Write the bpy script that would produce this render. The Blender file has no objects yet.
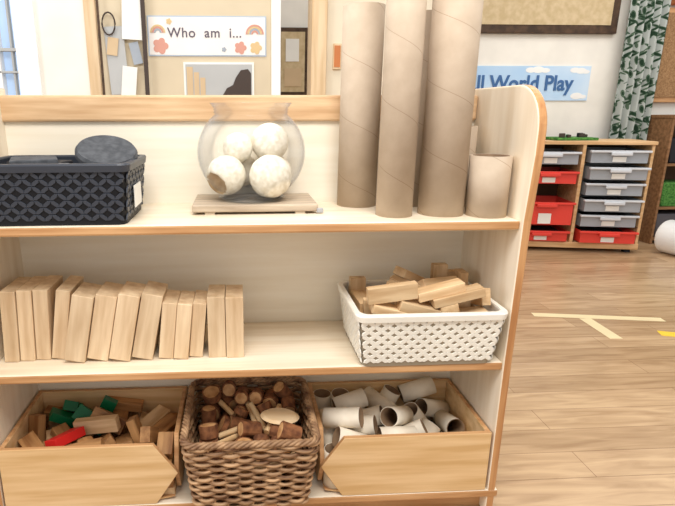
import bpy, bmesh, math, random
from mathutils import Matrix, Vector, Euler
random.seed(7)
scene=bpy.context.scene
COL=scene.collection
def L(c):
    c=c/255.0
    return c/12.92 if c<=.04045 else ((c+.055)/1.055)**2.4
def rgb(r,g,b): return (L(r),L(g),L(b),1)
# ---------------- materials
def base(name,rough=.6,spec=.3):
    m=bpy.data.materials.new(name); m.use_nodes=True
    nt=m.node_tree; b=nt.nodes['Principled BSDF']
    b.inputs['Roughness'].default_value=rough
    b.inputs['Specular IOR Level'].default_value=spec
    return m,nt,b
def noisemat(name,c1,c2,scale=(8,8,8),detail=4,rough=.6,bump=0,spec=.3,lo=.35,hi=.65,nscale=1.0,rand=0.0):
    m,nt,b=base(name,rough,spec)
    tc=nt.nodes.new('ShaderNodeTexCoord'); mp=nt.nodes.new('ShaderNodeMapping')
    mp.inputs['Scale'].default_value=scale
    n=nt.nodes.new('ShaderNodeTexNoise'); n.inputs['Scale'].default_value=nscale; n.inputs['Detail'].default_value=detail
    cr=nt.nodes.new('ShaderNodeValToRGB')
    cr.color_ramp.elements[0].position=lo; cr.color_ramp.elements[0].color=c1
    cr.color_ramp.elements[1].position=hi; cr.color_ramp.elements[1].color=c2
    nt.links.new(tc.outputs['Object'],mp.inputs['Vector']); nt.links.new(mp.outputs['Vector'],n.inputs['Vector'])
    nt.links.new(n.outputs['Fac'],cr.inputs['Fac'])
    out=cr.outputs['Color']
    if rand>0:
        oi=nt.nodes.new('ShaderNodeObjectInfo'); hs=nt.nodes.new('ShaderNodeHueSaturation')
        mr=nt.nodes.new('ShaderNodeMapRange'); mr.inputs['To Min'].default_value=1-rand; mr.inputs['To Max'].default_value=1+rand*.6
        nt.links.new(oi.outputs['Random'],mr.inputs['Value']); nt.links.new(mr.outputs['Result'],hs.inputs['Value'])
        nt.links.new(out,hs.inputs['Color']); out=hs.outputs['Color']
        va=nt.nodes.new('ShaderNodeVectorMath'); va.operation='ADD'
        cx=nt.nodes.new('ShaderNodeCombineXYZ'); ml=nt.nodes.new('ShaderNodeMath'); ml.operation='MULTIPLY'; ml.inputs[1].default_value=37
        nt.links.new(oi.outputs['Random'],ml.inputs[0]); nt.links.new(ml.outputs[0],cx.inputs[0]); nt.links.new(ml.outputs[0],cx.inputs[2])
        nt.links.new(mp.outputs['Vector'],va.inputs[0]); nt.links.new(cx.outputs[0],va.inputs[1]); nt.links.new(va.outputs[0],n.inputs['Vector'])
    nt.links.new(out,b.inputs['Base Color'])
    if bump:
        bp=nt.nodes.new('ShaderNodeBump'); bp.inputs['Strength'].default_value=bump; bp.inputs['Distance'].default_value=.002
        nt.links.new(n.outputs['Fac'],bp.inputs['Height']); nt.links.new(bp.outputs['Normal'],b.inputs['Normal'])
    return m
def plain(name,c,rough=.6,spec=.3,emit=0):
    c2=tuple(min(1,x*.93) for x in c[:3])+(1,)
    m=noisemat(name,c2,c,(6,6,6),2,rough,0,spec)
    if emit:
        b=m.node_tree.nodes['Principled BSDF']; b.inputs['Emission Color'].default_value=c; b.inputs['Emission Strength'].default_value=emit
    return m
M={}
M['birch']=noisemat('birch_ply',rgb(227,209,181),rgb(242,229,207),(3,40,40),5,.38,.05)
M['birchback']=noisemat('birch_back',rgb(239,228,207),rgb(247,239,222),(2,30,30),4,.5)
M['birchside']=noisemat('birch_side',rgb(231,214,188),rgb(244,231,210),(30,30,2.5),4,.5)
M['edge']=noisemat('honey_edge',rgb(182,132,86),rgb(212,166,118),(4,60,60),5,.4)
M['edgev']=noisemat('honey_edge_upright',rgb(180,126,80),rgb(208,158,108),(60,60,4),5,.4)
M['rail']=noisemat('rail_beech',rgb(198,159,118),rgb(226,193,153),(4,60,50),5,.42)
M['bin']=noisemat('bin_birch',rgb(212,172,118),rgb(236,201,153),(3,30,45),5,.42)
M['block']=noisemat('block_beech',rgb(200,168,130),rgb(234,209,174),(45,45,5),6,.55,.08,rand=.10,lo=.3,hi=.68)
M['blockx']=noisemat('block_beech_lengthwise',rgb(196,158,114),rgb(230,200,158),(6,45,45),5,.55,.05,rand=.18)
M['blockd']=noisemat('block_oiled',rgb(140,94,54),rgb(196,148,96),(6,45,45),5,.5,.05,rand=.28)
M['green']=plain('green_paint',rgb(10,104,62),.4)
M['red']=plain('red_paint',rgb(210,38,34),.4)
M['darkplastic']=plain('dark_plastic',rgb(58,62,71),.4,.4)
M['darkgapshade']=plain('dark_plastic_gap_shade',rgb(18,20,25),.5)  # solid wall behind the ribs, painted darker to suggest shaded weave gaps
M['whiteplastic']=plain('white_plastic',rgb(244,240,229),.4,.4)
M['whitegapshade']=plain('white_plastic_gap_shade',rgb(156,144,124),.5)  # same white plastic, shade of the weave gaps painted in as grey-tan
M['felt']=noisemat('grey_slate',rgb(64,66,70),rgb(84,86,90),(30,30,30),3,.8,.05,nscale=2)
M['slate2']=noisemat('pale_slate',rgb(96,100,108),rgb(136,140,148),(40,40,40),5,.6,.2)
M['card']=plain('white_card',rgb(238,236,230),.6)
M['cream']=noisemat('cream_yarn',rgb(224,213,190),rgb(247,240,224),(40,40,40),5,.85,.25,nscale=2)
M['creamtan']=noisemat('tan_fibre',rgb(176,146,108),rgb(206,180,142),(40,40,40),5,.9,.5)
M['greywood']=noisemat('weathered_wood',rgb(168,149,128),rgb(204,187,164),(5,60,60),5,.6,.2)
M['metal']=plain('brushed_metal',rgb(170,170,172),.3,.6)
M['wicker']=noisemat('willow',rgb(96,60,38),rgb(212,172,130),(12,12,110),5,.5,.3,lo=.32,hi=.68)
M['wickerrim']=noisemat('willow_rim',rgb(104,70,48),rgb(192,154,116),(25,25,25),5,.5,.3)
M['bark']=noisemat('bark',rgb(98,58,36),rgb(150,98,62),(50,50,50),5,.8,.4,rand=.2)
M['cut']=noisemat('cut_wood',rgb(176,124,78),rgb(216,170,118),(50,50,50),4,.6,.1,rand=.18)
M['stick']=noisemat('pale_stick',rgb(200,160,112),rgb(230,198,152),(30,30,6),4,.6,rand=.1)
M['dish']=noisemat('pale_dish_wood',rgb(224,190,144),rgb(240,212,172),(8,30,30),4,.5)
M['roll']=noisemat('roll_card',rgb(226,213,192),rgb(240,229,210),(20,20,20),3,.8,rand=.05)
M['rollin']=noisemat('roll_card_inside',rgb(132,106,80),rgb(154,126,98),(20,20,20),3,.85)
M['tubeinshade']=noisemat('tube_inside_shade',rgb(112,90,70),rgb(134,110,88),(20,20,20),3,.85)  # inner card colour darkened, shade of the hollow painted in
M['wallcream']=plain('wall_cream_paint',rgb(228,216,193),.8,.1)
M['walltan']=plain('wall_tan_paint',rgb(212,197,170),.8,.1)
M['wallwhite']=plain('wall_white_paint',rgb(240,236,227),.8,.1)
M['casing']=noisemat('casing_wood',rgb(206,176,136),rgb(226,200,164),(40,40,3),4,.5)
M['white']=plain('white_gloss',rgb(244,244,242),.35,.4)
M['brownframe']=noisemat('dark_brown_frame',rgb(60,44,32),rgb(88,66,48),(20,20,20),3,.5)
M['cork']=noisemat('cork',rgb(190,168,130),rgb(206,186,150),(20,20,20),3,.9)
M['burlap']=noisemat('burlap',rgb(138,104,70),rgb(170,134,96),(90,90,90),5,.9)
M['orange']=plain('orange_wood',rgb(196,120,70),.5)
M['blackish']=plain('near_black',rgb(34,34,40),.6)
M['ink']=plain('dark_ink',rgb(96,88,100),.6)
M['navy']=plain('navy_ink',rgb(66,106,158),.6)
M['bannerblue']=noisemat('pale_blue_sky_print',rgb(168,204,238),rgb(204,225,245),(2,2,2),3,.6)
M['bannerwhite']=plain('laminated_paper',rgb(234,230,226),.4)
M['pink']=plain('dusty_pink',rgb(206,150,134),.6)
M['mustard']=plain('mustard_print',rgb(212,184,136),.6)
M['greyblue']=plain('grey_blue_print',rgb(160,168,178),.6)
M['bannerblueedge']=plain('blue_border',rgb(176,190,206),.6)
M['cabinet']=noisemat('cabinet_beech',rgb(198,156,108),rgb(222,184,138),(3,40,40),4,.5)
M['cabdark']=plain('cabinet_interior',rgb(92,68,50),.8)
M['redtray']=plain('red_tray',rgb(226,66,54),.3,.5)
M['greytray']=plain('clear_grey_tray',rgb(160,164,170),.25,.6)
M['greylip']=plain('grey_tray_lip',rgb(208,211,216),.25,.6)
M['darktoy']=plain('dark_contents',rgb(90,88,94),.7)
M['grass']=noisemat('grass_mat',rgb(40,96,40),rgb(96,150,70),(60,60,60),4,.9,.5)
M['browncab']=noisemat('brown_cabinet',rgb(120,86,56),rgb(156,116,80),(3,40,40),4,.6)
M['tapecream']=plain('cream_tape',rgb(232,212,168),.6)
M['tapeyellow']=plain('yellow_tape',rgb(238,198,60),.6)
M['sky']=plain('window_daylight',rgb(192,216,246),.2,.5,emit=.35)
M['skin']=plain('print_tan',rgb(206,180,144),.6)
M['greyprint']=plain('print_grey',rgb(182,183,182),.6)
M['brownprint']=plain('print_brown',rgb(70,58,52),.6)

def tubemat():
    m,nt,b=base('spiral_cardboard',.8,.15)
    tc=nt.nodes.new('ShaderNodeTexCoord'); sx=nt.nodes.new('ShaderNodeSeparateXYZ')
    nt.links.new(tc.outputs['Object'],sx.inputs[0])
    at=nt.nodes.new('ShaderNodeMath'); at.operation='ARCTAN2'
    nt.links.new(sx.outputs['Y'],at.inputs[0]); nt.links.new(sx.outputs['X'],at.inputs[1])
    a2=nt.nodes.new('ShaderNodeMath'); a2.operation='MULTIPLY'; a2.inputs[1].default_value=1/(2*math.pi)
    nt.links.new(at.outputs[0],a2.inputs[0])
    z2=nt.nodes.new('ShaderNodeMath'); z2.operation='MULTIPLY'; z2.inputs[1].default_value=1/.15
    nt.links.new(sx.outputs['Z'],z2.inputs[0])
    ad=nt.nodes.new('ShaderNodeMath'); ad.operation='ADD'
    nt.links.new(a2.outputs[0],ad.inputs[0]); nt.links.new(z2.outputs[0],ad.inputs[1])
    fr=nt.nodes.new('ShaderNodeMath'); fr.operation='FRACT'; nt.links.new(ad.outputs[0],fr.inputs[0])
    lt=nt.nodes.new('ShaderNodeMath'); lt.operation='LESS_THAN'; lt.inputs[1].default_value=.011
    nt.links.new(fr.outputs[0],lt.inputs[0])
    n=nt.nodes.new('ShaderNodeTexNoise'); n.inputs['Scale'].default_value=25; n.inputs['Detail'].default_value=6
    nt.links.new(tc.outputs['Object'],n.inputs['Vector'])
    cr=nt.nodes.new('ShaderNodeValToRGB')
    cr.color_ramp.elements[0].position=.3; cr.color_ramp.elements[0].color=rgb(183,164,143)
    cr.color_ramp.elements[1].position=.7; cr.color_ramp.elements[1].color=rgb(194,176,155)
    nt.links.new(n.outputs['Fac'],cr.inputs['Fac'])
    mx=nt.nodes.new('ShaderNodeMix'); mx.data_type='RGBA'
    nt.links.new(lt.outputs[0],mx.inputs[0]); nt.links.new(cr.outputs['Color'],mx.inputs[6]); mx.inputs[7].default_value=rgb(166,145,124)
    nt.links.new(mx.outputs[2],b.inputs['Base Color'])
    return m
M['tube']=tubemat()
def floormat():
    m,nt,b=base('floor_planks',.26,.5)
    tc=nt.nodes.new('ShaderNodeTexCoord')
    br=nt.nodes.new('ShaderNodeTexBrick'); br.inputs['Scale'].default_value=1
    br.inputs['Brick Width'].default_value=1.0; br.inputs['Row Height'].default_value=.12
    br.inputs['Mortar Size'].default_value=.0011; br.offset=.37
    br.inputs['Color1'].default_value=rgb(208,176,138); br.inputs['Color2'].default_value=rgb(182,150,114); br.inputs['Mortar'].default_value=rgb(146,114,84)
    nt.links.new(tc.outputs['Object'],br.inputs['Vector'])
    mp=nt.nodes.new('ShaderNodeMapping'); mp.inputs['Scale'].default_value=(2.6,20,1)
    n=nt.nodes.new('ShaderNodeTexNoise'); n.inputs['Scale'].default_value=1.5; n.inputs['Detail'].default_value=8; n.inputs['Distortion'].default_value=.8
    nt.links.new(tc.outputs['Object'],mp.inputs['Vector']); nt.links.new(mp.outputs['Vector'],n.inputs['Vector'])
    cr=nt.nodes.new('ShaderNodeValToRGB')
    cr.color_ramp.elements[0].position=.3; cr.color_ramp.elements[0].color=(.58,.51,.44,1)
    cr.color_ramp.elements[1].position=.65; cr.color_ramp.elements[1].color=(1,1,1,1)
    nt.links.new(n.outputs['Fac'],cr.inputs['Fac'])
    mx=nt.nodes.new('ShaderNodeMix'); mx.data_type='RGBA'; mx.blend_type='MULTIPLY'; mx.inputs[0].default_value=.75
    nt.links.new(br.outputs['Color'],mx.inputs[6]); nt.links.new(cr.outputs['Color'],mx.inputs[7])
    nt.links.new(mx.outputs[2],b.inputs['Base Color'])
    return m
M['floor']=floormat()
def clearmat():
    m=bpy.data.materials.new('clear_plastic'); m.use_nodes=True; nt=m.node_tree; nt.nodes.clear()
    o=nt.nodes.new('ShaderNodeOutputMaterial'); mx=nt.nodes.new('ShaderNodeMixShader')
    t=nt.nodes.new('ShaderNodeBsdfTransparent'); t.inputs[0].default_value=(.985,.988,.992,1)
    g=nt.nodes.new('ShaderNodeBsdfPrincipled'); g.inputs['Roughness'].default_value=.05; g.inputs['Base Color'].default_value=(.34,.36,.39,1); g.inputs['Specular IOR Level'].default_value=1
    lw=nt.nodes.new('ShaderNodeLayerWeight'); lw.inputs[0].default_value=.5
    pw=nt.nodes.new('ShaderNodeMath'); pw.operation='POWER'; pw.inputs[1].default_value=5.0
    ml=nt.nodes.new('ShaderNodeMath'); ml.operation='MULTIPLY_ADD'; ml.inputs[1].default_value=.8; ml.inputs[2].default_value=.03
    nt.links.new(lw.outputs['Facing'],pw.inputs[0]); nt.links.new(pw.outputs[0],ml.inputs[0]); nt.links.new(ml.outputs[0],mx.inputs[0])
    nt.links.new(t.outputs[0],mx.inputs[1]); nt.links.new(g.outputs[0],mx.inputs[2]); nt.links.new(mx.outputs[0],o.inputs[0])
    return m
M['clear']=clearmat()
def leafmat():
    m,nt,b=base('leaf_print_fabric',.9,.1)
    tc=nt.nodes.new('ShaderNodeTexCoord'); outs=[]
    for rot,off in ((.75,0),(-.75,3.3),(.1,7.7)):
        mp0=nt.nodes.new('ShaderNodeMapping'); mp0.inputs['Rotation'].default_value=(0,rot,0); mp0.inputs['Location'].default_value=(off,0,off)
        mp=nt.nodes.new('ShaderNodeMapping'); mp.inputs['Scale'].default_value=(40,0,10)
        v=nt.nodes.new('ShaderNodeTexVoronoi'); v.inputs['Scale'].default_value=1.0
        nt.links.new(tc.outputs['Object'],mp0.inputs['Vector']); nt.links.new(mp0.outputs[0],mp.inputs['Vector']); nt.links.new(mp.outputs[0],v.inputs['Vector'])
        outs.append(v.outputs['Distance'])
    a=nt.nodes.new('ShaderNodeMath'); a.operation='MINIMUM'; nt.links.new(outs[0],a.inputs[0]); nt.links.new(outs[1],a.inputs[1])
    c=nt.nodes.new('ShaderNodeMath'); c.operation='MINIMUM'; nt.links.new(a.outputs[0],c.inputs[0]); nt.links.new(outs[2],c.inputs[1])
    cr=nt.nodes.new('ShaderNodeValToRGB'); e=cr.color_ramp.elements; cr.color_ramp.interpolation='CONSTANT'
    e[0].position=0; e[0].color=rgb(44,66,50); e[1].position=.34; e[1].color=rgb(178,184,180)
    k=e.new(.24); k.color=rgb(88,108,90)
    nt.links.new(c.outputs[0],cr.inputs['Fac']); nt.links.new(cr.outputs[0],b.inputs['Base Color'])
    return m
M['leaf']=leafmat()

# ---------------- object helpers
def finish(o,label=None,cat=None,parent=None,kind=None,group=None):
    if label: o['label']=label
    if cat: o['category']=cat
    if kind: o['kind']=kind
    if group: o['group']=group
    if parent: o.parent=parent
    return o
def mesh(name,verts,faces,mats,fm=None,smooth=False,**k):
    me=bpy.data.meshes.new(name); me.from_pydata([tuple(v) for v in verts],[],faces)
    for m in (mats if isinstance(mats,(list,tuple)) else [mats]): me.materials.append(M[m])
    if fm:
        for p,i in zip(me.polygons,fm): p.material_index=i
    if smooth:
        for p in me.polygons: p.use_smooth=True
    me.update()
    bm=bmesh.new(); bm.from_mesh(me); bmesh.ops.recalc_face_normals(bm,faces=bm.faces); bm.to_mesh(me); bm.free()
    o=bpy.data.objects.new(name,me); COL.objects.link(o)
    return finish(o,**k)
def empty(name,loc,**k):
    o=bpy.data.objects.new(name,None); o.empty_display_size=.05; o.location=loc; COL.objects.link(o)
    bpy.context.view_layer.update()
    return finish(o,**k)
BF=[(0,1,3,2),(4,6,7,5),(0,4,5,1),(2,3,7,6),(0,2,6,4),(1,5,7,3)]
def boxv(a,b): return [(x,y,z) for x in (a[0],b[0]) for y in (a[1],b[1]) for z in (a[2],b[2])]
def bevel(o,w,s=2):
    if w:
        md=o.modifiers.new('bevel','BEVEL'); md.width=w; md.segments=s; md.limit_method='ANGLE'
    return o
def box(name,a,b,mats,bev=.0,fm=None,origin=None,rot=None,parent=None,**k):
    c=Vector([(p+q)/2 for p,q in zip(a,b)])
    v=[Vector(p)-c for p in boxv(a,b)]
    o=mesh(name,v,BF,mats,fm,**k); o.location=c
    if rot: o.rotation_euler=rot
    bevel(o,bev)
    if parent:
        o.parent=parent; o.location=c-parent.location
    return o
def par(o,p):
    o.parent=p; o.matrix_parent_inverse=Matrix.Identity(4); o.location=o.location-p.location
def lathe(profile,n=40,cap=True):
    V=[];F=[]
    m=len(profile)
    for i in range(n):
        a=2*math.pi*i/n
        for r,z in profile: V.append((r*math.cos(a),r*math.sin(a),z))
    for i in range(n):
        j=(i+1)%n
        for k in range(m):
            l=(k+1)%m
            F.append((i*m+k,j*m+k,j*m+l,i*m+l))
    return V,F
def tube(name,r,h,t,mo,mi,n=40,**k):
    prof=[(r,0),(r,h),(r-t,h),(r-t,0)]
    V,F=lathe(prof,n)
    fm=[0 if i%4<2 else 1 for i in range(len(F))]
    o=mesh(name,V,F,[mo,mi],fm,**k)
    for p in o.data.polygons:
        if abs(p.normal.z)<.5: p.use_smooth=True
    return o
def prism(poly,x0,x1,axis):
    n=len(poly)
    def P(p,c): return {'x':(c,p[0],p[1]),'y':(p[0],c,p[1]),'z':(p[0],p[1],c)}[axis]
    V=[P(p,x0) for p in poly]+[P(p,x1) for p in poly]
    F=[tuple(range(n))[::-1],tuple(range(n,2*n))]
    for i in range(n):
        j=(i+1)%n; F.append((i,j,n+j,n+i))
    fm=[0,0]+[1]*n
    return V,F,fm
def text(name,s,size,loc,mat,ext=.001,align='LEFT',parent=None,space=1.0,bold=0.0,xs=1.0):
    cu=bpy.data.curves.new(name,'FONT'); cu.body=s; cu.size=size; cu.extrude=ext; cu.align_x=align; cu.space_character=space; cu.offset=bold
    t=bpy.data.objects.new(name,cu); COL.objects.link(t)
    dg=bpy.context.evaluated_depsgraph_get(); me=bpy.data.meshes.new_from_object(t.evaluated_get(dg))
    bpy.data.objects.remove(t); me.materials.clear(); me.materials.append(M[mat])
    o=bpy.data.objects.new(name,me); COL.objects.link(o)
    o.rotation_euler=(math.pi/2,0,0); o.location=loc; o.scale=(xs,1,1)
    if parent: par(o,parent)
    return o
ZERO=(0,0,0)

# ---------------- setting
mesh('floor',[(-4,-3,0),(6.5,-3,0),(6.5,6,0),(-4,6,0)],[(0,1,2,3)],'floor',kind='structure',label='light wood plank floor',cat='floor')
def wall(name,a,b,mat): return box(name,a,b,mat,kind='structure',label='painted room wall',cat='wall')
wall('wall_left',(-.985,1.6,0),(-.755,1.7,2.4),'wallwhite')
wall('wall_back',(-.70,1.6,0),(.13,1.7,2.4),'walltan')
wall('wall_back_right',(.40,1.6,0),(.98,1.7,2.4),'wallcream')
wall('wall_far',(-1.5,3.1,0),(6.5,3.2,2.6),'wallwhite')
wall('wall_window_sill',(-2.6,1.6,0),(-.985,1.7,.95),'wallwhite')
st=dict(kind='structure',label='painted trim',cat='trim')
box('trim_1',(-.755,1.585,0),(-.70,1.72,2.4),'casing',.004,kind='structure',label='light wood corner post',cat='trim')
box('trim_2',(.13,1.57,0),(.175,1.73,2.4),'white',.004,**st)
box('trim_3',(.325,1.57,0),(.40,1.73,2.4),'casing',.004,**st)
box('baseboard_far',(-1.5,3.08,0),(6.5,3.1,.1),'white',kind='structure',label='white skirting board',cat='baseboard')
win=empty('window_1',(-1.6,1.65,.95),kind='structure',label='white framed window with pale daylight',cat='window')
for nm,a,b,m in (('frame',(-1.085,1.58,.95),(-.985,1.7,2.4),'white'),('frame',(-2.6,1.6,.95),(-1.085,1.7,1.0),'white'),
                 ('mullion',(-1.20,1.61,1.0),(-1.175,1.66,2.4),'white'),('mullion',(-1.6,1.61,1.32),(-1.085,1.65,1.335),'greyprint'),('mullion',(-1.6,1.61,1.22),(-1.085,1.65,1.23),'greyprint'),('mullion',(-1.125,1.62,1.0),(-1.115,1.65,2.4),'greyprint'),
                 ('pane',(-2.6,1.67,1.0),(-1.085,1.68,2.4),'sky')):
    box(nm,a,b,m,.002,parent=win)

# ---------------- shelf unit
U=empty('shelf_unit',(0,.15,0),label='birch wooden open shelf unit with honey-coloured edges, three shelves',cat='shelf unit')
xL,xR,D=-.642,.6034,.293
def shelf(z,lab=None):
    o=box('shelf',(xL,-.002,z-.022),(xR,D,z),['birch','edge'],.005,fm=[0,0,1,0,0,0],parent=U)
    return o
for z in (.8,.4448): shelf(z)
box('base_board',(xL-.0,-.006,.0539),(xR+.028,D,.0759),['birch','edge'],.005,fm=[0,1,1,0,0,0],parent=U)
box('plinth',(xL+.03,.03,0),(xR,.05,.0539),['edge'],.0,parent=U)
box('back_panel',(xL,D,.03),(xR,D+.012,1.03),['birchback'],parent=U)
box('top_rail',(xL-.02,D-.012,1.017),(xR,D+.02,1.083),['rail'],.006,parent=U)
def sidepoly():
    p=[(.325,0),(.325,1.1)]
    p+= [(.075-.1*math.sin(a),1.0+.1*math.cos(a)) for a in [math.pi/2*i/10 for i in range(11)]]
    p+= [(-.025,.95),(-.012,.8),(-.006,.45),(-.004,0)]
    return p
for x0,x1 in ((xR,xR+.021),(xL-.021,xL)):
    V,F,fm=prism(sidepoly(),x0,x1,'x')
    o=mesh('side_panel',V,F,['birchside','edgev'],fm,parent=U); o.location=-Vector(U.location); bevel(o,.004,3)

# ---------------- plastic baskets
def rr(cx,cy,hx,hy,r,n=5):
    P=[]
    for (sx,sy,a0) in ((1,1,0),(-1,1,90),(-1,-1,180),(1,-1,270)):
        for i in range(n+1):
            a=math.radians(a0+90*i/n); P.append((cx+sx*(hx-r)+r*math.cos(a),cy+sy*(hy-r)+r*math.sin(a)))
    return P
def basket(name,x0,x1,y0,y1,z0,h,flare,mi,mo,label,ncol,nrow,lean=35,rimh=.016,wf=.36):
    cx,cy=(x0+x1)/2,(y0+y1)/2; hx,hy=(x1-x0)/2,(y1-y0)/2
    E=empty(name,(cx,cy,z0),label=label,cat='basket')
    R=.02
    V=[];F=[]
    loops=[(0,0,0),(0,h,flare),(-.004,h,flare),(-.004,.004,0)]
    n=None
    for off,z,fl in loops:
        P=rr(0,0,hx-flare+fl+off,hy-flare+fl+off,R); n=len(P)
        V+=[(p[0],p[1],z) for p in P]
    fm=[]
    for k in range(3):
        for i in range(n):
            j=(i+1)%n; F.append((k*n+i,k*n+j,(k+1)*n+j,(k+1)*n+i)); fm.append(0 if k==0 else 1)
    F.append(tuple(range(n))); F.append(tuple(range(3*n,4*n))); fm+=[0,1]
    def side(axis,sgn,half,other,cols):
        zlo,zhi=.010,h-rimh+.001
        ch=(zhi-zlo)/nrow
        for r_ in range(nrow):
            zc=zlo+ch*(r_+.5); fl=flare*zc/h
            W=2*(half-flare+fl-.006); cw=W/cols
            for c in range(cols):
                uc=-W/2+cw*(c+.5)
                t=math.radians(lean if ((c+r_)%2==0) else -lean)
                ln=math.hypot(cw,ch)*.58; wd=min(cw,ch)*wf
                pts=[(-ln,0),(-ln*.5,wd),(ln*.5,wd),(ln,0),(ln*.5,-wd),(-ln*.5,-wd)]
                b0=len(V)
                for lev,sc in ((-.001,1.0),(.0020,.8)):
                    for (u,w) in pts:
                        u*=sc;w*=sc
                        uu=uc+u*math.cos(t)-w*math.sin(t); zz=zc+u*math.sin(t)+w*math.cos(t)
                        off=(other-flare+flare*zz/h+lev)*sgn
                        V.append((uu,off,zz) if axis=='y' else (off,uu,zz))
                for i in range(6):
                    j=(i+1)%6; F.append((b0+i,b0+j,b0+6+j,b0+6+i)); fm.append(1)
                F.append(tuple(range(b0+6,b0+12))); fm.append(1)
    ry=max(4,int(ncol*hy/hx)//2*2)
    side('y',-1,hx,hy,ncol); side('y',1,hx,hy,ncol); side('x',1,hy,hx,ry); side('x',-1,hy,hx,ry)
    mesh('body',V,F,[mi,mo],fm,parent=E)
    V=[];F=[]
    for off,z in ((.004,h-rimh),(.006,h-.002),(.004,h+.002),(-.007,h+.002),(-.008,h-.002),(-.006,h-rimh)):
        P=rr(0,0,hx+off,hy+off,R+.003); V+=[(p[0],p[1],z) for p in P]
    n=len(P)
    for k in range(6):
        for i in range(n):
            j=(i+1)%n; l=(k+1)%6; F.append((k*n+i,k*n+j,l*n+j,l*n+i))
    mesh('rim',V,F,mo,smooth=False,parent=E)
    return E
dark=basket('storage_basket',-.615,-.278,.0,.235,.8,.134,.012,'darkgapshade','darkplastic','charcoal plastic woven-look basket holding slate pieces',18,7,wf=.31,lean=38)
c=mesh('label_card',boxv((-.001,-.045,0),(.001,.035,.05)),BF,'card',parent=dark,label='white paper label card'); c.location=(.1695,-.01,.03); c.rotation_euler=(0,.0,0)
WBY=-.022
white=basket('storage_basket',.234,.590,WBY,.235,.4448,.138,.018,'whitegapshade','whiteplastic','white plastic woven-look basket filled with wooden blocks',22,9,wf=.46,lean=34)

def disc(name,r,h,mat,loc,rot,label,cat,n=40,**k):
    V,F=lathe([(0.0001,0),(r*.93,0),(r,h*.3),(r,h*.7),(r*.93,h),(.0001,h)],n)
    o=mesh(name,V,F,mat,smooth=False,label=label,cat=cat,**k); o.location=loc; o.rotation_euler=rot; return o
for i,(x,y) in enumerate(((-.515,.12),(-.368,.12))):
    for k_ in range(4):
        disc('slate_disc',.066,.026,'felt',(x+.003*k_,y,.8045+.0265*k_),(0,0,i+k_),'round dark grey slate disc stacked in a dark basket','stone disc',group='slate discs in the dark basket')
disc('felt_pad',.07,.024,'felt',(-.346,.118,.938),(math.radians(24),math.radians(10),0),'smooth round dark grey disc resting tilted on slate discs','pad')
for k_,(a,b,rz,m_) in enumerate((((-.595,.03,.912),(-.43,.12,.926),.1,'slate2'),((-.585,.13,.912),(-.45,.20,.928),-.15,'blackish'),((-.56,.05,.9285),(-.46,.17,.940),.35,'felt'))):
    box('slate_slab',a,b,m_,.003,rot=(0,0,rz),label='thin grey slate slab lying on discs in a dark basket',cat='slab',group='slate slabs in the dark basket')

# ---------------- wooden board and bowl
T=empty('wooden_board',(0,.205,.8),label='weathered slatted wooden board under a clear bowl',cat='board')
for i in range(5):
    y=.112+.0360*i
    box('slat',(-.153,y,.806),(.153,y+.0345,.824),'greywood',.003,parent=T)
for x in (-.11,.11): box('foot',(x-.012,.115,.8),(x+.012,.285,.806),'greywood',0,parent=T)
box('metal_tip',(.150,.108,.803),(.166,.120,.814),'metal',.002,parent=T)
Rb=.136
out=[(.0001,0),(.075,0),(.085,.006)]
for i in range(0,17):
    a=math.radians(-60+ i*(60+48)/16); out.append((Rb*math.cos(a)*1.0,.117+.125*math.sin(a)))
out+= [(.0905,.213),(.0935,.216),(.0905,.219),(.0935,.222),(.092,.225),(.097,.231),(.102,.238)]
inn=[(max(.0001,r-.0025),z+(.004 if z<.02 else .0)) for r,z in out][::-1]
inn=[(.0001 if r<.001 else r,z) for r,z in inn]
V,F=lathe(out+inn,64)
bowl=mesh('fish_bowl',V,F,'clear',smooth=True,label='clear plastic round bowl holding cream fibre balls',cat='bowl'); bowl.location=(-.006,.205,.8245)
def ball(r,loc,patch=False,rot=ZERO):
    me=bpy.data.meshes.new('ball'); bm=bmesh.new(); bmesh.ops.create_icosphere(bm,subdivisions=4,radius=r)
    for v in bm.verts:
        n=v.co.normalized(); v.co*=1+.012*math.sin(9*n.x+4*n.z)*math.sin(8*n.y)
    me.materials.append(M['cream']); me.materials.append(M['creamtan'])
    for f in bm.faces:
        f.smooth=True
        if patch and f.calc_center_median().normalized().y<-.80: f.material_index=1
    if patch:
        for v in bm.verts:
            n=v.co.normalized()
            if n.y<-.80: v.co.y=-r*.80+ r*2.2*(-n.y-.80)
    bm.to_mesh(me); bm.free()
    o=bpy.data.objects.new('fibre_ball',me); COL.objects.link(o); o.location=loc; o.rotation_euler=rot
    finish(o,'cream fibre ball'+(' with a hollow tan opening' if patch else '')+' inside a clear bowl','ball',group='fibre balls in the bowl')
ball(.053,(.040,.160,.8865)); ball(.049,(-.070,.176,.888),True,(0.45,0,-.75)); ball(.043,(-.030,.272,.891)); ball(.042,(.060,.262,.888)); ball(.048,(.042,.226,.966)); ball(.038,(-.040,.213,.953))

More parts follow.
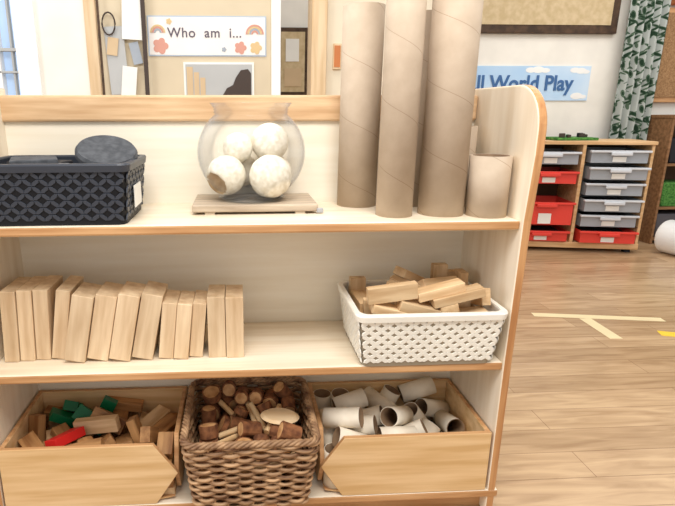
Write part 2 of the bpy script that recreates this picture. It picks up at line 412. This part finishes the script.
# ---------------- tall tubes
g='cardboard tubes standing on the top shelf'
def ttube(x,y,r,h,t,lab,yaw=0,m='tube'):
    o=tube('cardboard_tube',r,h,t,m,'tubeinshade',48,label=lab,cat='cardboard tube',group=g); o.location=(x,y,.8); o.rotation_euler=(0,0,yaw); return o
ttube(.274,.234,.051,.490,.004,'tall wide brown cardboard tube standing on a shelf',.5)
ttube(.334,.088,.043,.66,.004,'tall slim brown cardboard tube standing on a shelf',2)
ttube(.418,.235,.046,.475,.004,'brown cardboard tube standing behind other tubes',1)
ttube(.453,.100,.054,.66,.005,'tallest thick brown cardboard tube standing on a shelf',3.6)
ttube(.5535,.072,.047,.142,.006,'short wide brown cardboard tube standing on a shelf',4)
ttube(.535,.225,.045,.205,.005,'medium brown cardboard tube standing behind a short tube',5)

# ---------------- mid shelf standing blocks
g='wooden blocks standing on the middle shelf'
Z=.4448
def sblock(x,w,h,d,y0,lean=0.0,lab='pale rectangular wooden block standing on end'):
    V=[(a,b,c_) for a in (0,w) for b in (0,d) for c_ in (0,h)]
    lean=math.radians(lean)
    o=mesh('wooden_block',V,BF,'block',label=lab,cat='wooden block',group=g); bevel(o,.0015,2)
    o.location=(x+w-w*math.cos(lean),y0,Z+w*math.sin(lean)+.0002)
    o.rotation_euler=(0,lean,0)
    return o
x=-.622
for i in range(3): sblock(x,.0350,.183,.12,.07+.004*i,3); x+=.0370
sblock(-.5115,.034,.181,.12,.078,9,'pale rectangular wooden block leaning against others')
x=-.4755
for i in range(4): sblock(x,.0510,.172-.002*(i%2),.10,.055+.006*(i%2),12,'pale rectangular wooden block leaning in a row'); x+=.0545
sblock(-.246,.036,.147,.1,.065,6.5); sblock(-.2085,.036,.145,.1,.060,6.5); sblock(-.1705,.033,.143,.1,.07,6)
sblock(-.1215,.0435,.160,.1,.067,0); sblock(-.0765,.0435,.160,.1,.063,0)

# ---------------- bottom bins
def bin_(x0,x1,cham,label):
    E=empty('wooden_bin',((x0+x1)/2,.14,.0759),label=label,cat='storage bin')
    o0=Vector(E.location)
    z0,z1,zm=.0762,.248,.165; t=.012
    c_=.058
    def put(name,poly,a,b,ax):
        V,F,fm=prism(poly,a,b,ax); o=mesh(name,V,F,['bin','edge'],fm,parent=E); o.location=-o0; bevel(o,.002,2)
    if cham=='L': fp=[(x0,zm),(x0+c_,z0),(x1,z0),(x1,z1),(x0+c_,z1)]
    else: fp=[(x0,z0),(x1-c_,z0),(x1,zm),(x1-c_,z1),(x0,z1)]
    put('front_panel',fp,-.004,.008,'y')
    full=[(.008,z0),(.272,z0),(.272,z1),(.008,z1)]
    cut=[(.008,zm),(.045,z0+.012),(.272,z0+.012),(.272,z1),(.045,z1)]
    put('side_panel',cut if cham=='L' else full,x0,x0+t,'x')
    put('side_panel',full if cham=='L' else cut,x1-t,x1,'x')
    put('back_board',[(x0,z0),(x1,z0),(x1,z1),(x0,z1)],.272,.284,'y')
    put('bottom_board',[(x0+ (c_ if cham=='L' else t),z0),(x1-(c_ if cham=='R' else t),z0),(x1-(t),z0+.01),(x0+t,z0+.01)],.008,.272,'y')
    return E
bin_(-.636,-.203,'R','low birch bin with angled front holding wooden blocks')
bin_(.158,.597,'L','low birch bin with angled front holding cardboard rolls')

# ---------------- wicker basket
WB=empty('wicker_basket',(-.021,.105,.0762),label='brown woven willow basket filled with log pieces',cat='basket')
def sweep(V,F,path,r,n=5,closed=True):
    b0=len(V); m=len(path)
    for i,p in enumerate(path):
        p=Vector(p); q=Vector(path[(i+1)%m]) if (closed or i<m-1) else p+(p-Vector(path[i-1])); q0=Vector(path[i-1]) if (closed or i>0) else p-(q-p)
        t=(q-q0).normalized(); a=t.cross(Vector((0,0,1)))
        if a.length<.2: a=t.cross(Vector((1,0,0)))
        a.normalize(); b_=t.cross(a)
        for k in range(n):
            an=2*math.pi*k/n; V.append(tuple(p+a*r*math.cos(an)+b_*r*math.sin(an)))
    for i in range(m if closed else m-1):
        j=(i+1)%m
        for k in range(n):
            l=(k+1)%n; F.append((b0+i*n+k,b0+j*n+k,b0+j*n+l,b0+i*n+l))
def rpath(hx,hy,r,N):
    P=rr(0,0,hx,hy,r,8); m=len(P); seg=[math.dist(P[i],P[(i+1)%m]) for i in range(m)]; tot=sum(seg); res=[]
    i=0;acc=0
    for k in range(N):
        s=tot*k/N
        while acc+seg[i]<s: acc+=seg[i]; i+=1
        f_=(s-acc)/seg[i]; a,b=P[i],P[(i+1)%m]
        x_,y_=a[0]+(b[0]-a[0])*f_,a[1]+(b[1]-a[1])*f_
        tx,ty=b[0]-a[0],b[1]-a[1]; l=math.hypot(tx,ty); res.append((x_,y_,ty/l,-tx/l))
    return res
HX,HY,WH=.163,.155,.192
V=[];F=[]
NS=34
rows=17
RC=.022
RW=random.Random(2)
for k in range(rows):
    z=.006+ (WH-.012)*k/(rows-1); s=.86+.14*(z/WH)
    P=rpath(HX*s,HY*s,RC,NS*8)
    path=[]; ph=RW.uniform(0,6); am=RW.uniform(.0008,.0022)
    for i,(x_,y_,nx,ny) in enumerate(P):
        o_=.0052*math.sin(2*math.pi*i*(NS/2)/len(P)+math.pi*k)
        path.append((x_+nx*o_,y_+ny*o_,z+am*math.sin(i*.11+ph)))
    sweep(V,F,path,RW.uniform(.0044,.0056),6)
for i,(x_,y_,nx,ny) in enumerate(rpath(HX,HY,RC,NS)):
    sweep(V,F,[(x_*.86,y_*.86,0),(x_*.93,y_*.93,WH*.5),(x_,y_,WH)],.003,5,False)
P=rpath(HX*.86,HY*.86,RC,40); b0=len(V); V+=[(p[0],p[1],.004) for p in P]; F.append(tuple(range(b0,b0+40)))
mesh('body',V,F,'wicker',smooth=True,parent=WB)
V=[];F=[]
for ph in range(4):
    P=rpath(HX,HY,RC+.005,300); path=[]
    for i,(x_,y_,nx,ny) in enumerate(P):
        a=2*math.pi*i*20/300+ph*math.pi/2
        path.append((x_+nx*.006*math.cos(a),y_+ny*.006*math.cos(a),WH+.004+.005*math.sin(a)))
    sweep(V,F,path,.0042,6)
mesh('braided_rim',V,F,'wickerrim',smooth=True,parent=WB)

# ---------------- loose things: settle them with a physics pass (each container simulated apart)
S=10.0
jobs=[]
def looseblock(dims,mat,label,group,name='wooden_block',cat='wooden block'):
    a=[-d_/2 for d_ in dims]; b=[d_/2 for d_ in dims]
    o=mesh(name,boxv(a,b),BF,mat,label=label,cat=cat,group=group); bevel(o,.0012,2); return o
def cyl(r,h,n=20):
    V=[(r*math.cos(2*math.pi*i/n),r*math.sin(2*math.pi*i/n),z) for z in (-h/2,h/2) for i in range(n)]
    F=[tuple(range(n))[::-1],tuple(range(n,2*n))]+[(i,(i+1)%n,n+(i+1)%n,n+i) for i in range(n)]
    return V,F,[1,1]+[0]*n
def log(r,h):
    V,F,fm=cyl(r,h,18)
    V=[(x*(1+.03*math.sin(2*i)),y*(1+.03*math.cos(3*i)),z) for i,(x,y,z) in enumerate(V)]
    # inner disc inset so a bark rim shows at the ends
    n=18; b0=len(V); k=.84
    V+=[(x*k,y*k,z) for x,y,z in V[:2*n]]
    F=[tuple(range(b0,b0+n))[::-1],tuple(range(b0+n,b0+2*n))]+F[2:]
    for i in range(n):
        j=(i+1)%n; F.append((i,j,b0+j,b0+i)); F.append((n+i,n+j,b0+n+j,b0+n+i))
    fm=[1,1]+[0]*(3*n)
    return mesh('log_slice',V,F,['bark','cut'],fm,label='small round log piece with bark in a wicker basket',cat='log piece',group='log pieces in the wicker basket')
def stick(r,h):
    V,F,fm=cyl(r,h,12)
    return mesh('wooden_stick',V,F,['stick','cut'],fm,smooth=False,label='pale round wooden stick among log pieces',cat='stick',group='sticks in the wicker basket')
def roll(r,h,t=.0018):
    prof=[(r,-h/2),(r,h/2),(r-t,h/2),(r-t,-h/2)]; V,F=lathe(prof,28)
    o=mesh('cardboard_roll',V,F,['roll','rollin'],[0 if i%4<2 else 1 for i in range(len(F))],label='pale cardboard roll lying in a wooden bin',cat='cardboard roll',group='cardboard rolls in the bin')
    for p in o.data.polygons:
        if abs(p.normal.z)<.5: p.use_smooth=True
    return o
R=random.Random(5)
def job(o,kind,dm,loc,rot,off): jobs.append((o,kind,dm,Vector(loc),Euler(rot),Vector((off,0,0))))
def drop(cells,z0,items,dz,jit,off):
    i=0; n=len(cells)
    for it in items:
        k=i%n; ly=i//n
        if k==0: R.shuffle(cells)
        x,y=cells[k]; x+=R.uniform(-jit,jit); y+=R.uniform(-jit,jit)
        job(it[0],it[1],it[2],(x,y,z0+dz*ly),(R.uniform(-.9,.9)+it[3],R.uniform(-.9,.9),R.uniform(0,6.28)),off); i+=1
OW,OL,OR_,OK=0.0,2.0,4.0,6.0
gb='blocks in the white basket'; items=[]; WBL=[]
for i in range(58):
    d_=R.choice([(.12,.04,.02),(.115,.04,.022),(.125,.042,.022),(.10,.042,.024)])
    o=looseblock(d_,'blockx','small pale wooden block piled in a white basket',gb); WBL.append(o)
    items.append((o,'BOX',d_,0))
drop([(.335,.09),(.41,.13),(.485,.09)],.53,items,.14,.008,OW)
gb='blocks in the wooden bin'; items=[]; LB=[]
for i in range(84):
    d_=R.choice([(.11,.040,.024),(.095,.042,.024),(.12,.040,.024),(.06,.040,.028)])
    o=looseblock(d_,'blockd' if R.random()<.72 else 'blockx','natural wooden block piled in a birch bin',gb); LB.append(o)
    items.append((o,'BOX',d_,0))
drop([(-.55,.09),(-.47,.2),(-.38,.08),(-.30,.19)],.17,items,.12,.015,OL)
items=[]
for i in range(108):
    r_=R.uniform(.018,.027); h_=R.choice([R.uniform(.014,.022),R.uniform(.03,.06),R.uniform(.03,.06)]); items.append((log(r_,h_),'CYL',(r_,h_),R.choice([0,.5,1.5])))
    if i>66 and i%2==0:
        h_=R.uniform(.08,.13); items.append((stick(.0075,h_),'CYL',(.0075,h_),1.5))
drop([(-.08,.04),(-.08,.16),(.04,.05),(.04,.16)],.15,items,.08,.02,OK)
V,F=lathe([(.0001,-.006),(.042,-.006),(.052,.0),(.042,.006),(.0001,.006)],32)
dish=mesh('wooden_dish',[(x,y*.75,z) for x,y,z in V],F,'dish',smooth=False,label='smooth oval pale wooden dish lying on log pieces',cat='dish')
job(dish,'BOXD',(.10,.074,.012),(.050,.08,.15+.08*38),(.1,.1,1.0),OK)
items=[]
for i in range(42):
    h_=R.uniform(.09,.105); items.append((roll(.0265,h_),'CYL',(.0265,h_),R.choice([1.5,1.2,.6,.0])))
drop([(.27,.09),(.35,.2),(.44,.08),(.52,.19)],.19,items,.13,.02,OR_)

bpy.ops.rigidbody.world_add()
rw=scene.rigidbody_world
rw.substeps_per_frame=20; rw.solver_iterations=30
NF=225
rw.point_cache.frame_end=NF
def addrb(o,typ,shape,mass=1,fr=.4):
    bpy.context.view_layer.objects.active=o
    for s in bpy.context.selected_objects: s.select_set(False)
    o.select_set(True)
    bpy.ops.rigidbody.object_add(type=typ)
    rb=o.rigid_body; rb.collision_shape=shape; rb.friction=fr; rb.restitution=0; rb.mass=mass
    rb.use_margin=True; rb.collision_margin=.004
    rb.linear_damping=.12; rb.angular_damping=.25
temps=[]
def collider(a,b):
    c=Vector([(p+q)/2*S for p,q in zip(a,b)]); v=[Vector(p)*S-c for p in boxv(a,b)]
    me=bpy.data.meshes.new('tmp'); me.from_pydata([tuple(p) for p in v],[],BF); o=bpy.data.objects.new('tmp',me); COL.objects.link(o); o.location=c
    addrb(o,'PASSIVE','BOX',fr=.2); temps.append(o)
def pen(x0,x1,y0,y1,z0,zt,off):
    t=.06; x0+=off; x1+=off
    collider((x0-t,y0-t,z0-t),(x1+t,y1+t,z0))
    collider((x0-t,y0-t,z0),(x0,y1+t,zt)); collider((x1,y0-t,z0),(x1+t,y1+t,zt))
    collider((x0,y0-t,z0),(x1,y0,zt)); collider((x0,y1,z0),(x1,y1+t,zt))
pen(.258,.566,.0,.212,.4495,3.6,OW)
pen(-.623,-.217,.010,.270,.0868,3.8,OL)
pen(.172,.584,.010,.270,.0868,3.2,OR_)
pen(-.152,.110,-.020,.229,.083,3.8,OK)
prox=[]
for (o,kind,dm,loc,rot,off) in jobs:
    if kind=='CYL': V,F,_=cyl(dm[0]*S,dm[1]*S,14)
    else: V=boxv([-d_*S/2 for d_ in dm],[d_*S/2 for d_ in dm]); F=BF
    me=bpy.data.meshes.new('tmp'); me.from_pydata([tuple(v) for v in V],[],F); p=bpy.data.objects.new('tmp',me); COL.objects.link(p)
    p.location=(loc+off)*S; p.rotation_euler=rot
    addrb(p,'ACTIVE','CONVEX_HULL' if kind=='CYL' else 'BOX')
    prox.append(p); temps.append(p)
for f_ in range(1,NF+1): scene.frame_set(f_)
dg=bpy.context.evaluated_depsgraph_get()
for (o,kind,dm,loc,rot,off),p in zip(jobs,prox):
    m=p.evaluated_get(dg).matrix_world.copy()
    l,q,s=m.decompose()
    o.rotation_mode='QUATERNION'; o.rotation_quaternion=q; o.location=l/S-off
bpy.ops.rigidbody.world_remove()
for t in temps: bpy.data.objects.remove(t)
scene.frame_set(1)
# paint a few of the top blocks green and one red
def exposed(o,others,rad=.024):
    return not any(p is not o and p.location.z>o.location.z+.012 and math.hypot(p.location.x-o.location.x,p.location.y-o.location.y)<rad for p in others)
top=[o for o in LB if exposed(o,LB) and o.location.z>.15]
cand=sorted(top,key=lambda o:math.hypot((o.location.x+.50)*.8,o.location.y-.21)-.6*o.location.z)[:5]
for o in cand: o.data.materials[0]=M['green']; o['label']='dark green painted wooden block on top of a pile'
rc=sorted([o for o in top if o not in cand and o.location.z>.175],key=lambda o:math.hypot(o.location.x+.49,o.location.y-.12)-.8*o.location.z)[:1]
for o in rc: o.data.materials[0]=M['red']; o['label']='red painted wooden block beside green ones'
bpy.context.view_layer.update()
for o in WBL:
    if max((o.matrix_world@v.co).z for v in o.data.vertices)>.655: bpy.data.objects.remove(o)
for (o,*_) in jobs:
    try:
        if o.location.z<.06 or abs(o.location.x)>.64 or o.location.z>.75: bpy.data.objects.remove(o)
    except ReferenceError: pass

# ---------------- signs and pictures on walls
B=empty('wall_banner',(-.17,1.597,1.31),label='laminated banner reading Who am i with rainbows and flowers',cat='sign')
box('sheet',(-.458,1.594,1.305),(.100,1.599,1.475),'bannerwhite',parent=B)
box('border',(-.464,1.5955,1.299),(.106,1.6,1.481),'bannerblueedge',parent=B)
text('lettering','Who  am  i...',.062,(-.37,1.5925,1.385),'ink',.001,parent=B,bold=.0004,space=1.08)
def star(cx,cz,r,m,y=1.592):
    n=40; P=[]
    for i in range(n):
        a=2*math.pi*i/n; q=r*(.72+.28*abs(math.cos(2.5*a))); P.append((cx+q*math.cos(a),cz+q*math.sin(a)))
    V,F,fm=prism(P,y,y+.002,'y'); o=mesh('flower',V,F,[m],[0]*len(F),parent=B); o.location=-Vector(B.location)
def arc(cx,cz,r0,r1,m):
    n=16; P=[(cx+r1*math.cos(math.pi*i/n),cz+r1*math.sin(math.pi*i/n)) for i in range(n+1)]+[(cx+r0*math.cos(math.pi*i/n),cz+r0*math.sin(math.pi*i/n)) for i in range(n,-1,-1)]
    V,F,fm=prism(P,1.5915,1.5935,'y'); o=mesh('rainbow',V,F,[m],[0]*len(F),parent=B); o.location=-Vector(B.location)
star(-.405,1.345,.038,'pink'); star(-.36,1.455,.014,'mustard'); star(-.02,1.338,.030,'pink'); star(.055,1.338,.030,'mustard'); star(-.1,1.33,.012,'greyblue')
for i,m in enumerate(('pink','mustard','greyblue','pink')):
    arc(.050,1.40,.036-.009*i,.044-.009*i,m)
for i,m in enumerate(('mustard','pink','greyblue')):
    arc(-.415,1.405,.028-.009*i,.036-.009*i,m)
P_=empty('pinned_photo',(-.13,1.597,1.09),label='unframed photo print showing pale blocks and a dark shape',cat='picture')
box('backing',(-.30,1.594,1.04),(.045,1.601,1.272),'card',parent=P_)
box('print_area',(-.29,1.592,1.045),(.035,1.595,1.262),'greyprint',parent=P_)
for a,b,c_ in ((-.285,-.255,1.25),(-.250,-.225,1.225),(-.220,-.195,1.20)):
    box('print_block',(a,1.590,1.045),(b,1.593,c_),'skin',parent=P_)
V,F,fm=prism([(-.12,1.045),(-.115,1.11),(-.09,1.15),(-.06,1.165),(-.045,1.20),(-.02,1.235),(.015,1.24),(.03,1.22),(.03,1.045)],1.5895,1.592,'y'); o=mesh('print_shape',V,F,['brownprint'],[0]*len(F),parent=P_); o.location=-Vector(P_.location)
H=empty('hanging_papers',(-.58,1.58,1.3),label='papers and clear wallets hanging from hooks on straps',cat='papers')
box('paper',(-.575,1.571,1.37),(-.475,1.574,1.60),'card',rot=(0,.06,0),parent=H)
box('paper',(-.66,1.583,1.12),(-.57,1.587,1.43),'greyprint',rot=(0,-.05,0),parent=H)
box('paper',(-.60,1.576,1.06),(-.53,1.579,1.25),'card',rot=(0,.12,0),parent=H)
box('paper',(-.655,1.577,1.30),(-.605,1.580,1.38),'skin',rot=(0,.15,0),parent=H)
box('paper',(-.545,1.579,1.26),(-.50,1.582,1.36),'greyblue',rot=(0,-.2,0),parent=H)
V=[];F=[]
sweep(V,F,[(-.64+.03*math.cos(a),1.572,1.44+.05*math.sin(a)) for a in [math.pi*i/8 for i in range(16)]],.004,5,True)
o=mesh('cord_loop',V,F,'brownprint',smooth=True,parent=H); o.location=-Vector(H.location)
box('dark_strap',(-.485,1.560,1.0),(-.466,1.572,1.62),'brownprint',parent=H)
box('dark_strap',(-.69,1.565,1.0),(-.68,1.572,1.62),'brownframe',parent=H)
pf=empty('small_picture',(.455,1.59,1.25),label='small orange picture in a thin wooden frame',cat='picture')
box('frame',(.435,1.585,1.24),(.475,1.6,1.36),'casing',.002,parent=pf); box('print_area',(.440,1.582,1.25),(.470,1.586,1.35),'orange',parent=pf)
nb=empty('noticeboard',(.39,3.09,1.15),label='dark framed cork noticeboard with pinned papers',cat='noticeboard')
box('frame',(.27,3.07,1.15),(.50,3.1,1.64),'brownframe',parent=nb); box('cork_panel',(.295,3.065,1.18),(.475,3.072,1.61),'cork',parent=nb)
box('paper',(.33,3.06,1.40),(.43,3.066,1.56),'card',parent=nb); box('paper',(.32,3.06,1.22),(.45,3.066,1.35),'skin',parent=nb)
wb=empty('wall_banner',(2.0,3.095,1.1),label='pale blue banner reading Small World Play in blue letters',cat='sign')
box('sheet',(1.30,3.09,1.115),(2.75,3.1,1.375),'bannerblue',parent=wb)
text('lettering','Small World Play',.158,(2.615,3.086,1.195),'navy',.001,'RIGHT',parent=wb,bold=.004,xs=.93)
for cx,cz,r in ((2.26,1.345,.04),(2.32,1.348,.05),(2.38,1.343,.036),(2.62,1.345,.04),(2.67,1.34,.045),(2.71,1.333,.03),(1.92,1.15,.04),(1.98,1.145,.05),(2.66,1.15,.05),(2.71,1.145,.03)):
    V,F,fm=prism([(cx+r*math.cos(a*math.pi/10),cz+r*.5*math.sin(a*math.pi/10)) for a in range(20)],3.0875+r*.02,3.0905,'y'); o=mesh('cloud_print',V,F,['white'],[0]*len(F),parent=wb); o.location=-Vector(wb.location)
bb=empty('noticeboard',(2.1,3.09,1.61),label='dark brown framed display board with tan backing',cat='noticeboard')
box('frame',(1.30,3.06,1.61),(2.89,3.1,2.3),'brownframe',.004,parent=bb); box('cork_panel',(1.36,3.055,1.67),(2.83,3.065,2.24),'cork',parent=bb)
bx=empty('noticeboard',(3.6,3.09,1.08),label='hessian display board in a wooden frame',cat='noticeboard')
box('frame',(3.24,3.06,1.10),(4.4,3.1,1.80),'edge',.004,parent=bx); box('cork_panel',(3.28,3.05,1.14),(4.36,3.065,1.76),'burlap',parent=bx)
box('wooden_toy_house',(3.30,3.03,1.82),(3.45,3.1,2.0),'orange',.01,label='orange wooden shape fixed above a hessian board',cat='wall ornament')
V=[];F=[];nx=60;nz=12
for i in range(nx+1):
    for j in range(nz+1):
        u=i/nx; V.append((2.93+.30*u,3.0+.028*math.sin(u*2*math.pi*5)*(1-.2*j/nz),.55+1.9*j/nz))
for i in range(nx):
    for j in range(nz): F.append((i*(nz+1)+j,(i+1)*(nz+1)+j,(i+1)*(nz+1)+j+1,i*(nz+1)+j+1))
cu=mesh('curtain',V,F,'leaf',smooth=True,label='green leaf-print curtain hanging in folds',cat='curtain'); sd=cu.modifiers.new('s','SOLIDIFY'); sd.thickness=.004

# ---------------- tray cabinet
TC=empty('tray_cabinet',(2.45,2.58,0),label='beech cabinet with two columns of red and clear storage trays',cat='cabinet')
def tb(name,a,b,m,bev=0,parent=TC,label=None,fm=None):
    c=Vector([(p+q)/2 for p,q in zip(a,b)]); o=mesh(name,[Vector(p)-c for p in boxv(a,b)],BF,m,fm,parent=parent); o.location=c; bevel(o,bev)
    if label: o['label']=label
    return o
W2=.47;dp=.36
tb('side_panel',(-W2,0,.03),(-W2+.02,dp,.80),'cabinet',.003); tb('side_panel',(W2-.02,0,.03),(W2,dp,.80),'cabinet',.003); tb('divider',(-.012,0,.06),(.012,dp,.80),'cabinet',.002)
tb('top_board',(-W2-.01,-.01,.80),(W2+.01,dp+.01,.825),'cabinet',.004); tb('base_board',(-W2-.005,-.005,.03),(W2+.005,dp,.075),'cabinet',.004)
tb('back_board',(-W2+.02,dp-.01,.075),(W2-.02,dp,.80),'cabdark')
for x_ in (-W2+.05,W2-.05):
    for y_ in (.05,dp-.05): tb('foot',(x_-.02,y_-.02,0),(x_+.02,y_+.02,.03),'blackish')
def tray(x0,x1,z,h,m,lip,lab,y0):
    t=empty('tray',(0,0,0),parent=TC); t['label']=lab
    V=boxv((x0+.012,y0+.008,z),(x1-.012,dp-.03+y0,z+h)); o=mesh('body',V,[BF[0],BF[1],BF[2],BF[3],BF[4]],m,parent=t); s_=o.modifiers.new('s','SOLIDIFY'); s_.thickness=.003
    tb('lip',(x0,y0-.014,z+h-.016),(x1,y0+.014,z+h),lip,.004,parent=t)
    xc=(x0+x1)/2
    tb('handle',(xc-.07,y0-.026,z+h-.036),(xc+.07,y0-.012,z+h-.012),lip,.005,parent=t)
    tb('label_card',(xc-.045,y0+.003,z+.008),(xc+.045,y0+.008,z+h*.5),'card',parent=t)
    tb('contents',(x0+.02,y0+.03,z+.004),(x1-.02,dp-.05+y0,z+h*.7),'darktoy',.01,parent=t)
pt=.118
for i in range(6):
    z_=.083+pt*i
    m_,l_,lb=('redtray','redtray','red plastic tray') if i==0 else ('greytray','greylip','clear grey plastic tray')
    tray(.03,W2-.035,z_,.090,m_,l_,lb,(-.05,-.02,-.045,-.03,-.055,-.03)[i])
for z_,h_,y_ in ((.083,.08,-.03),(.215,.17,-.06),(.52,.09,-.045)): tray(-W2+.035,-.03,z_,h_,'redtray','redtray','red plastic tray',y_)
tray(-W2+.035,-.03,.66,.09,'greytray','greylip','clear grey plastic tray',-.03)
for k in range(6):
    for (a,b) in ((.012,.022),(W2-.03,W2-.02)): tb('runner',(a,.0,.077+pt*k),(b,dp-.02,.082+pt*k),'cabdark')
TC.rotation_euler=(0,0,math.radians(-11)); TC.location=(2.47,2.60,0)
gm=box('grass_tray',(2.30,2.68,.8255),(2.62,2.88,.845),'grass',.004,label='green grass play mat on the tray cabinet',cat='play mat')
for i in range(9):
    x_,y_=R.uniform(2.33,2.6),R.uniform(2.7,2.85); s_=R.uniform(.012,.022)
    box('toy_figure',(x_-s_,y_-.01,.8452),(x_+s_,y_+.01,.8452+s_*1.5),R.choice(['blackish','brownprint','green']),.005,label='tiny toy figure on a grass play mat',cat='toy',group='toy figures on the mat')

LC=empty('low_cabinet',(3.7,2.93,0),label='brown wooden low open cabinet holding dark baskets',cat='cabinet')
for a,b in (((3.25,2.78,0),(3.27,3.02,.98)),((4.38,2.78,0),(4.4,3.02,.98)),((3.245,2.77,.98),(4.4,3.03,1.005)),((3.27,2.78,.62),(4.38,3.02,.64)),((3.27,2.78,.28),(4.38,3.02,.30)),((3.27,2.78,.03),(4.38,3.02,.05))):
    box('board',a,b,'browncab',.003,parent=LC)
box('back_board',(3.27,3.01,.05),(4.38,3.02,.98),'cabdark',parent=LC)
for x_,z_,m_ in ((3.28,.6405,'blackish'),(3.60,.6405,'grass'),(3.28,.3005,'grass'),(3.60,.3005,'blackish'),(3.28,.0505,'darktoy'),(3.60,.0505,'greytray')):
    V,F,fm=prism([(x_+.02,z_),(x_+.26,z_),(x_+.28,z_+.19),(x_,z_+.19)],2.80,3.0,'y'); o=mesh('storage_tub',V,F,[m_],[0]*len(F),label='small storage tub on a brown cabinet shelf',cat='tub',group='tubs in the brown cabinet'); bevel(o,.01)
V,F=lathe([(.035,-.1),(.12,-.1),(.125,-.09),(.125,.09),(.12,.1),(.035,.1)],40)
o=mesh('paper_roll',V,F,'white',smooth=False,label='white roll lying on its side on the floor',cat='paper roll'); o.location=(3.20,2.45,.1255); o.rotation_euler=(math.pi/2,0,.25)

# ---------------- floor tape
def strip(pts,w,mat,lab):
    (x0,y0),(x1,y1)=pts; d_=Vector((x1-x0,y1-y0)); n=Vector((-d_.y,d_.x)).normalized()*w/2
    V,F,fm=prism([(x0-n.x,y0-n.y),(x1-n.x,y1-n.y),(x1+n.x,y1+n.y),(x0+n.x,y0+n.y)],.0003,.0012,'z')
    mesh('floor_tape',V,F,[mat],[0]*len(F),label=lab,cat='tape')
strip(((1.5,1.37),(2.13,1.26)),.05,'tapecream','cream tape strip stuck on the wooden floor')
strip(((1.74,1.30),(1.73,1.05)),.06,'tapecream','short cream tape strip crossing the floor')
strip(((1.98,1.10),(2.2,1.02)),.06,'tapeyellow','bright yellow tape strip on the floor')

# ---------------- camera
yaw,pit,rol=.0571,.2645,-.0017
fw=Vector((math.sin(yaw)*math.cos(pit),math.cos(yaw)*math.cos(pit),-math.sin(pit)))
r=Vector((math.cos(yaw),-math.sin(yaw),0)); u=r.cross(fw)
r2=r*math.cos(rol)+u*math.sin(rol); u2=-r*math.sin(rol)+u*math.cos(rol)
cd=bpy.data.cameras.new('camera'); cam=bpy.data.objects.new('camera',cd); COL.objects.link(cam)
mm=Matrix((r2,u2,-fw)).transposed().to_4x4(); mm.translation=(-.0388,-1.15,1.045); cam.matrix_world=mm
cd.sensor_width=36; cd.lens=527.41*36/675; cd.shift_x=(337.5-269.12)/675; cd.clip_start=.02
scene.camera=cam
# ---------------- light
w=bpy.data.worlds.new('world'); scene.world=w; w.use_nodes=True
w.node_tree.nodes['Background'].inputs[0].default_value=(1.0,.985,.965,1); w.node_tree.nodes['Background'].inputs[1].default_value=.76
def area(name,loc,rot,sx,sy,e,c=(1,.975,.94)):
    l=bpy.data.lights.new(name,'AREA'); l.shape='RECTANGLE'; l.size=sx; l.size_y=sy; l.energy=e; l.color=c
    o=bpy.data.objects.new(name,l); COL.objects.link(o); o.location=loc; o.rotation_euler=rot
area('ceiling_light',(.1,-.9,2.4),(math.radians(28),0,0),1.4,.7,42)
area('ceiling_light',(2.6,1.6,2.7),(0,0,0),2,1.6,38)
area('ceiling_light',(-.2,1.0,2.6),(0,0,0),1.2,.5,12)
area('window_light',(-2.6,-.6,1.6),(math.radians(90),0,math.radians(-75)),1.2,1.4,32,(.97,.985,1))
scene.view_settings.view_transform='Standard'
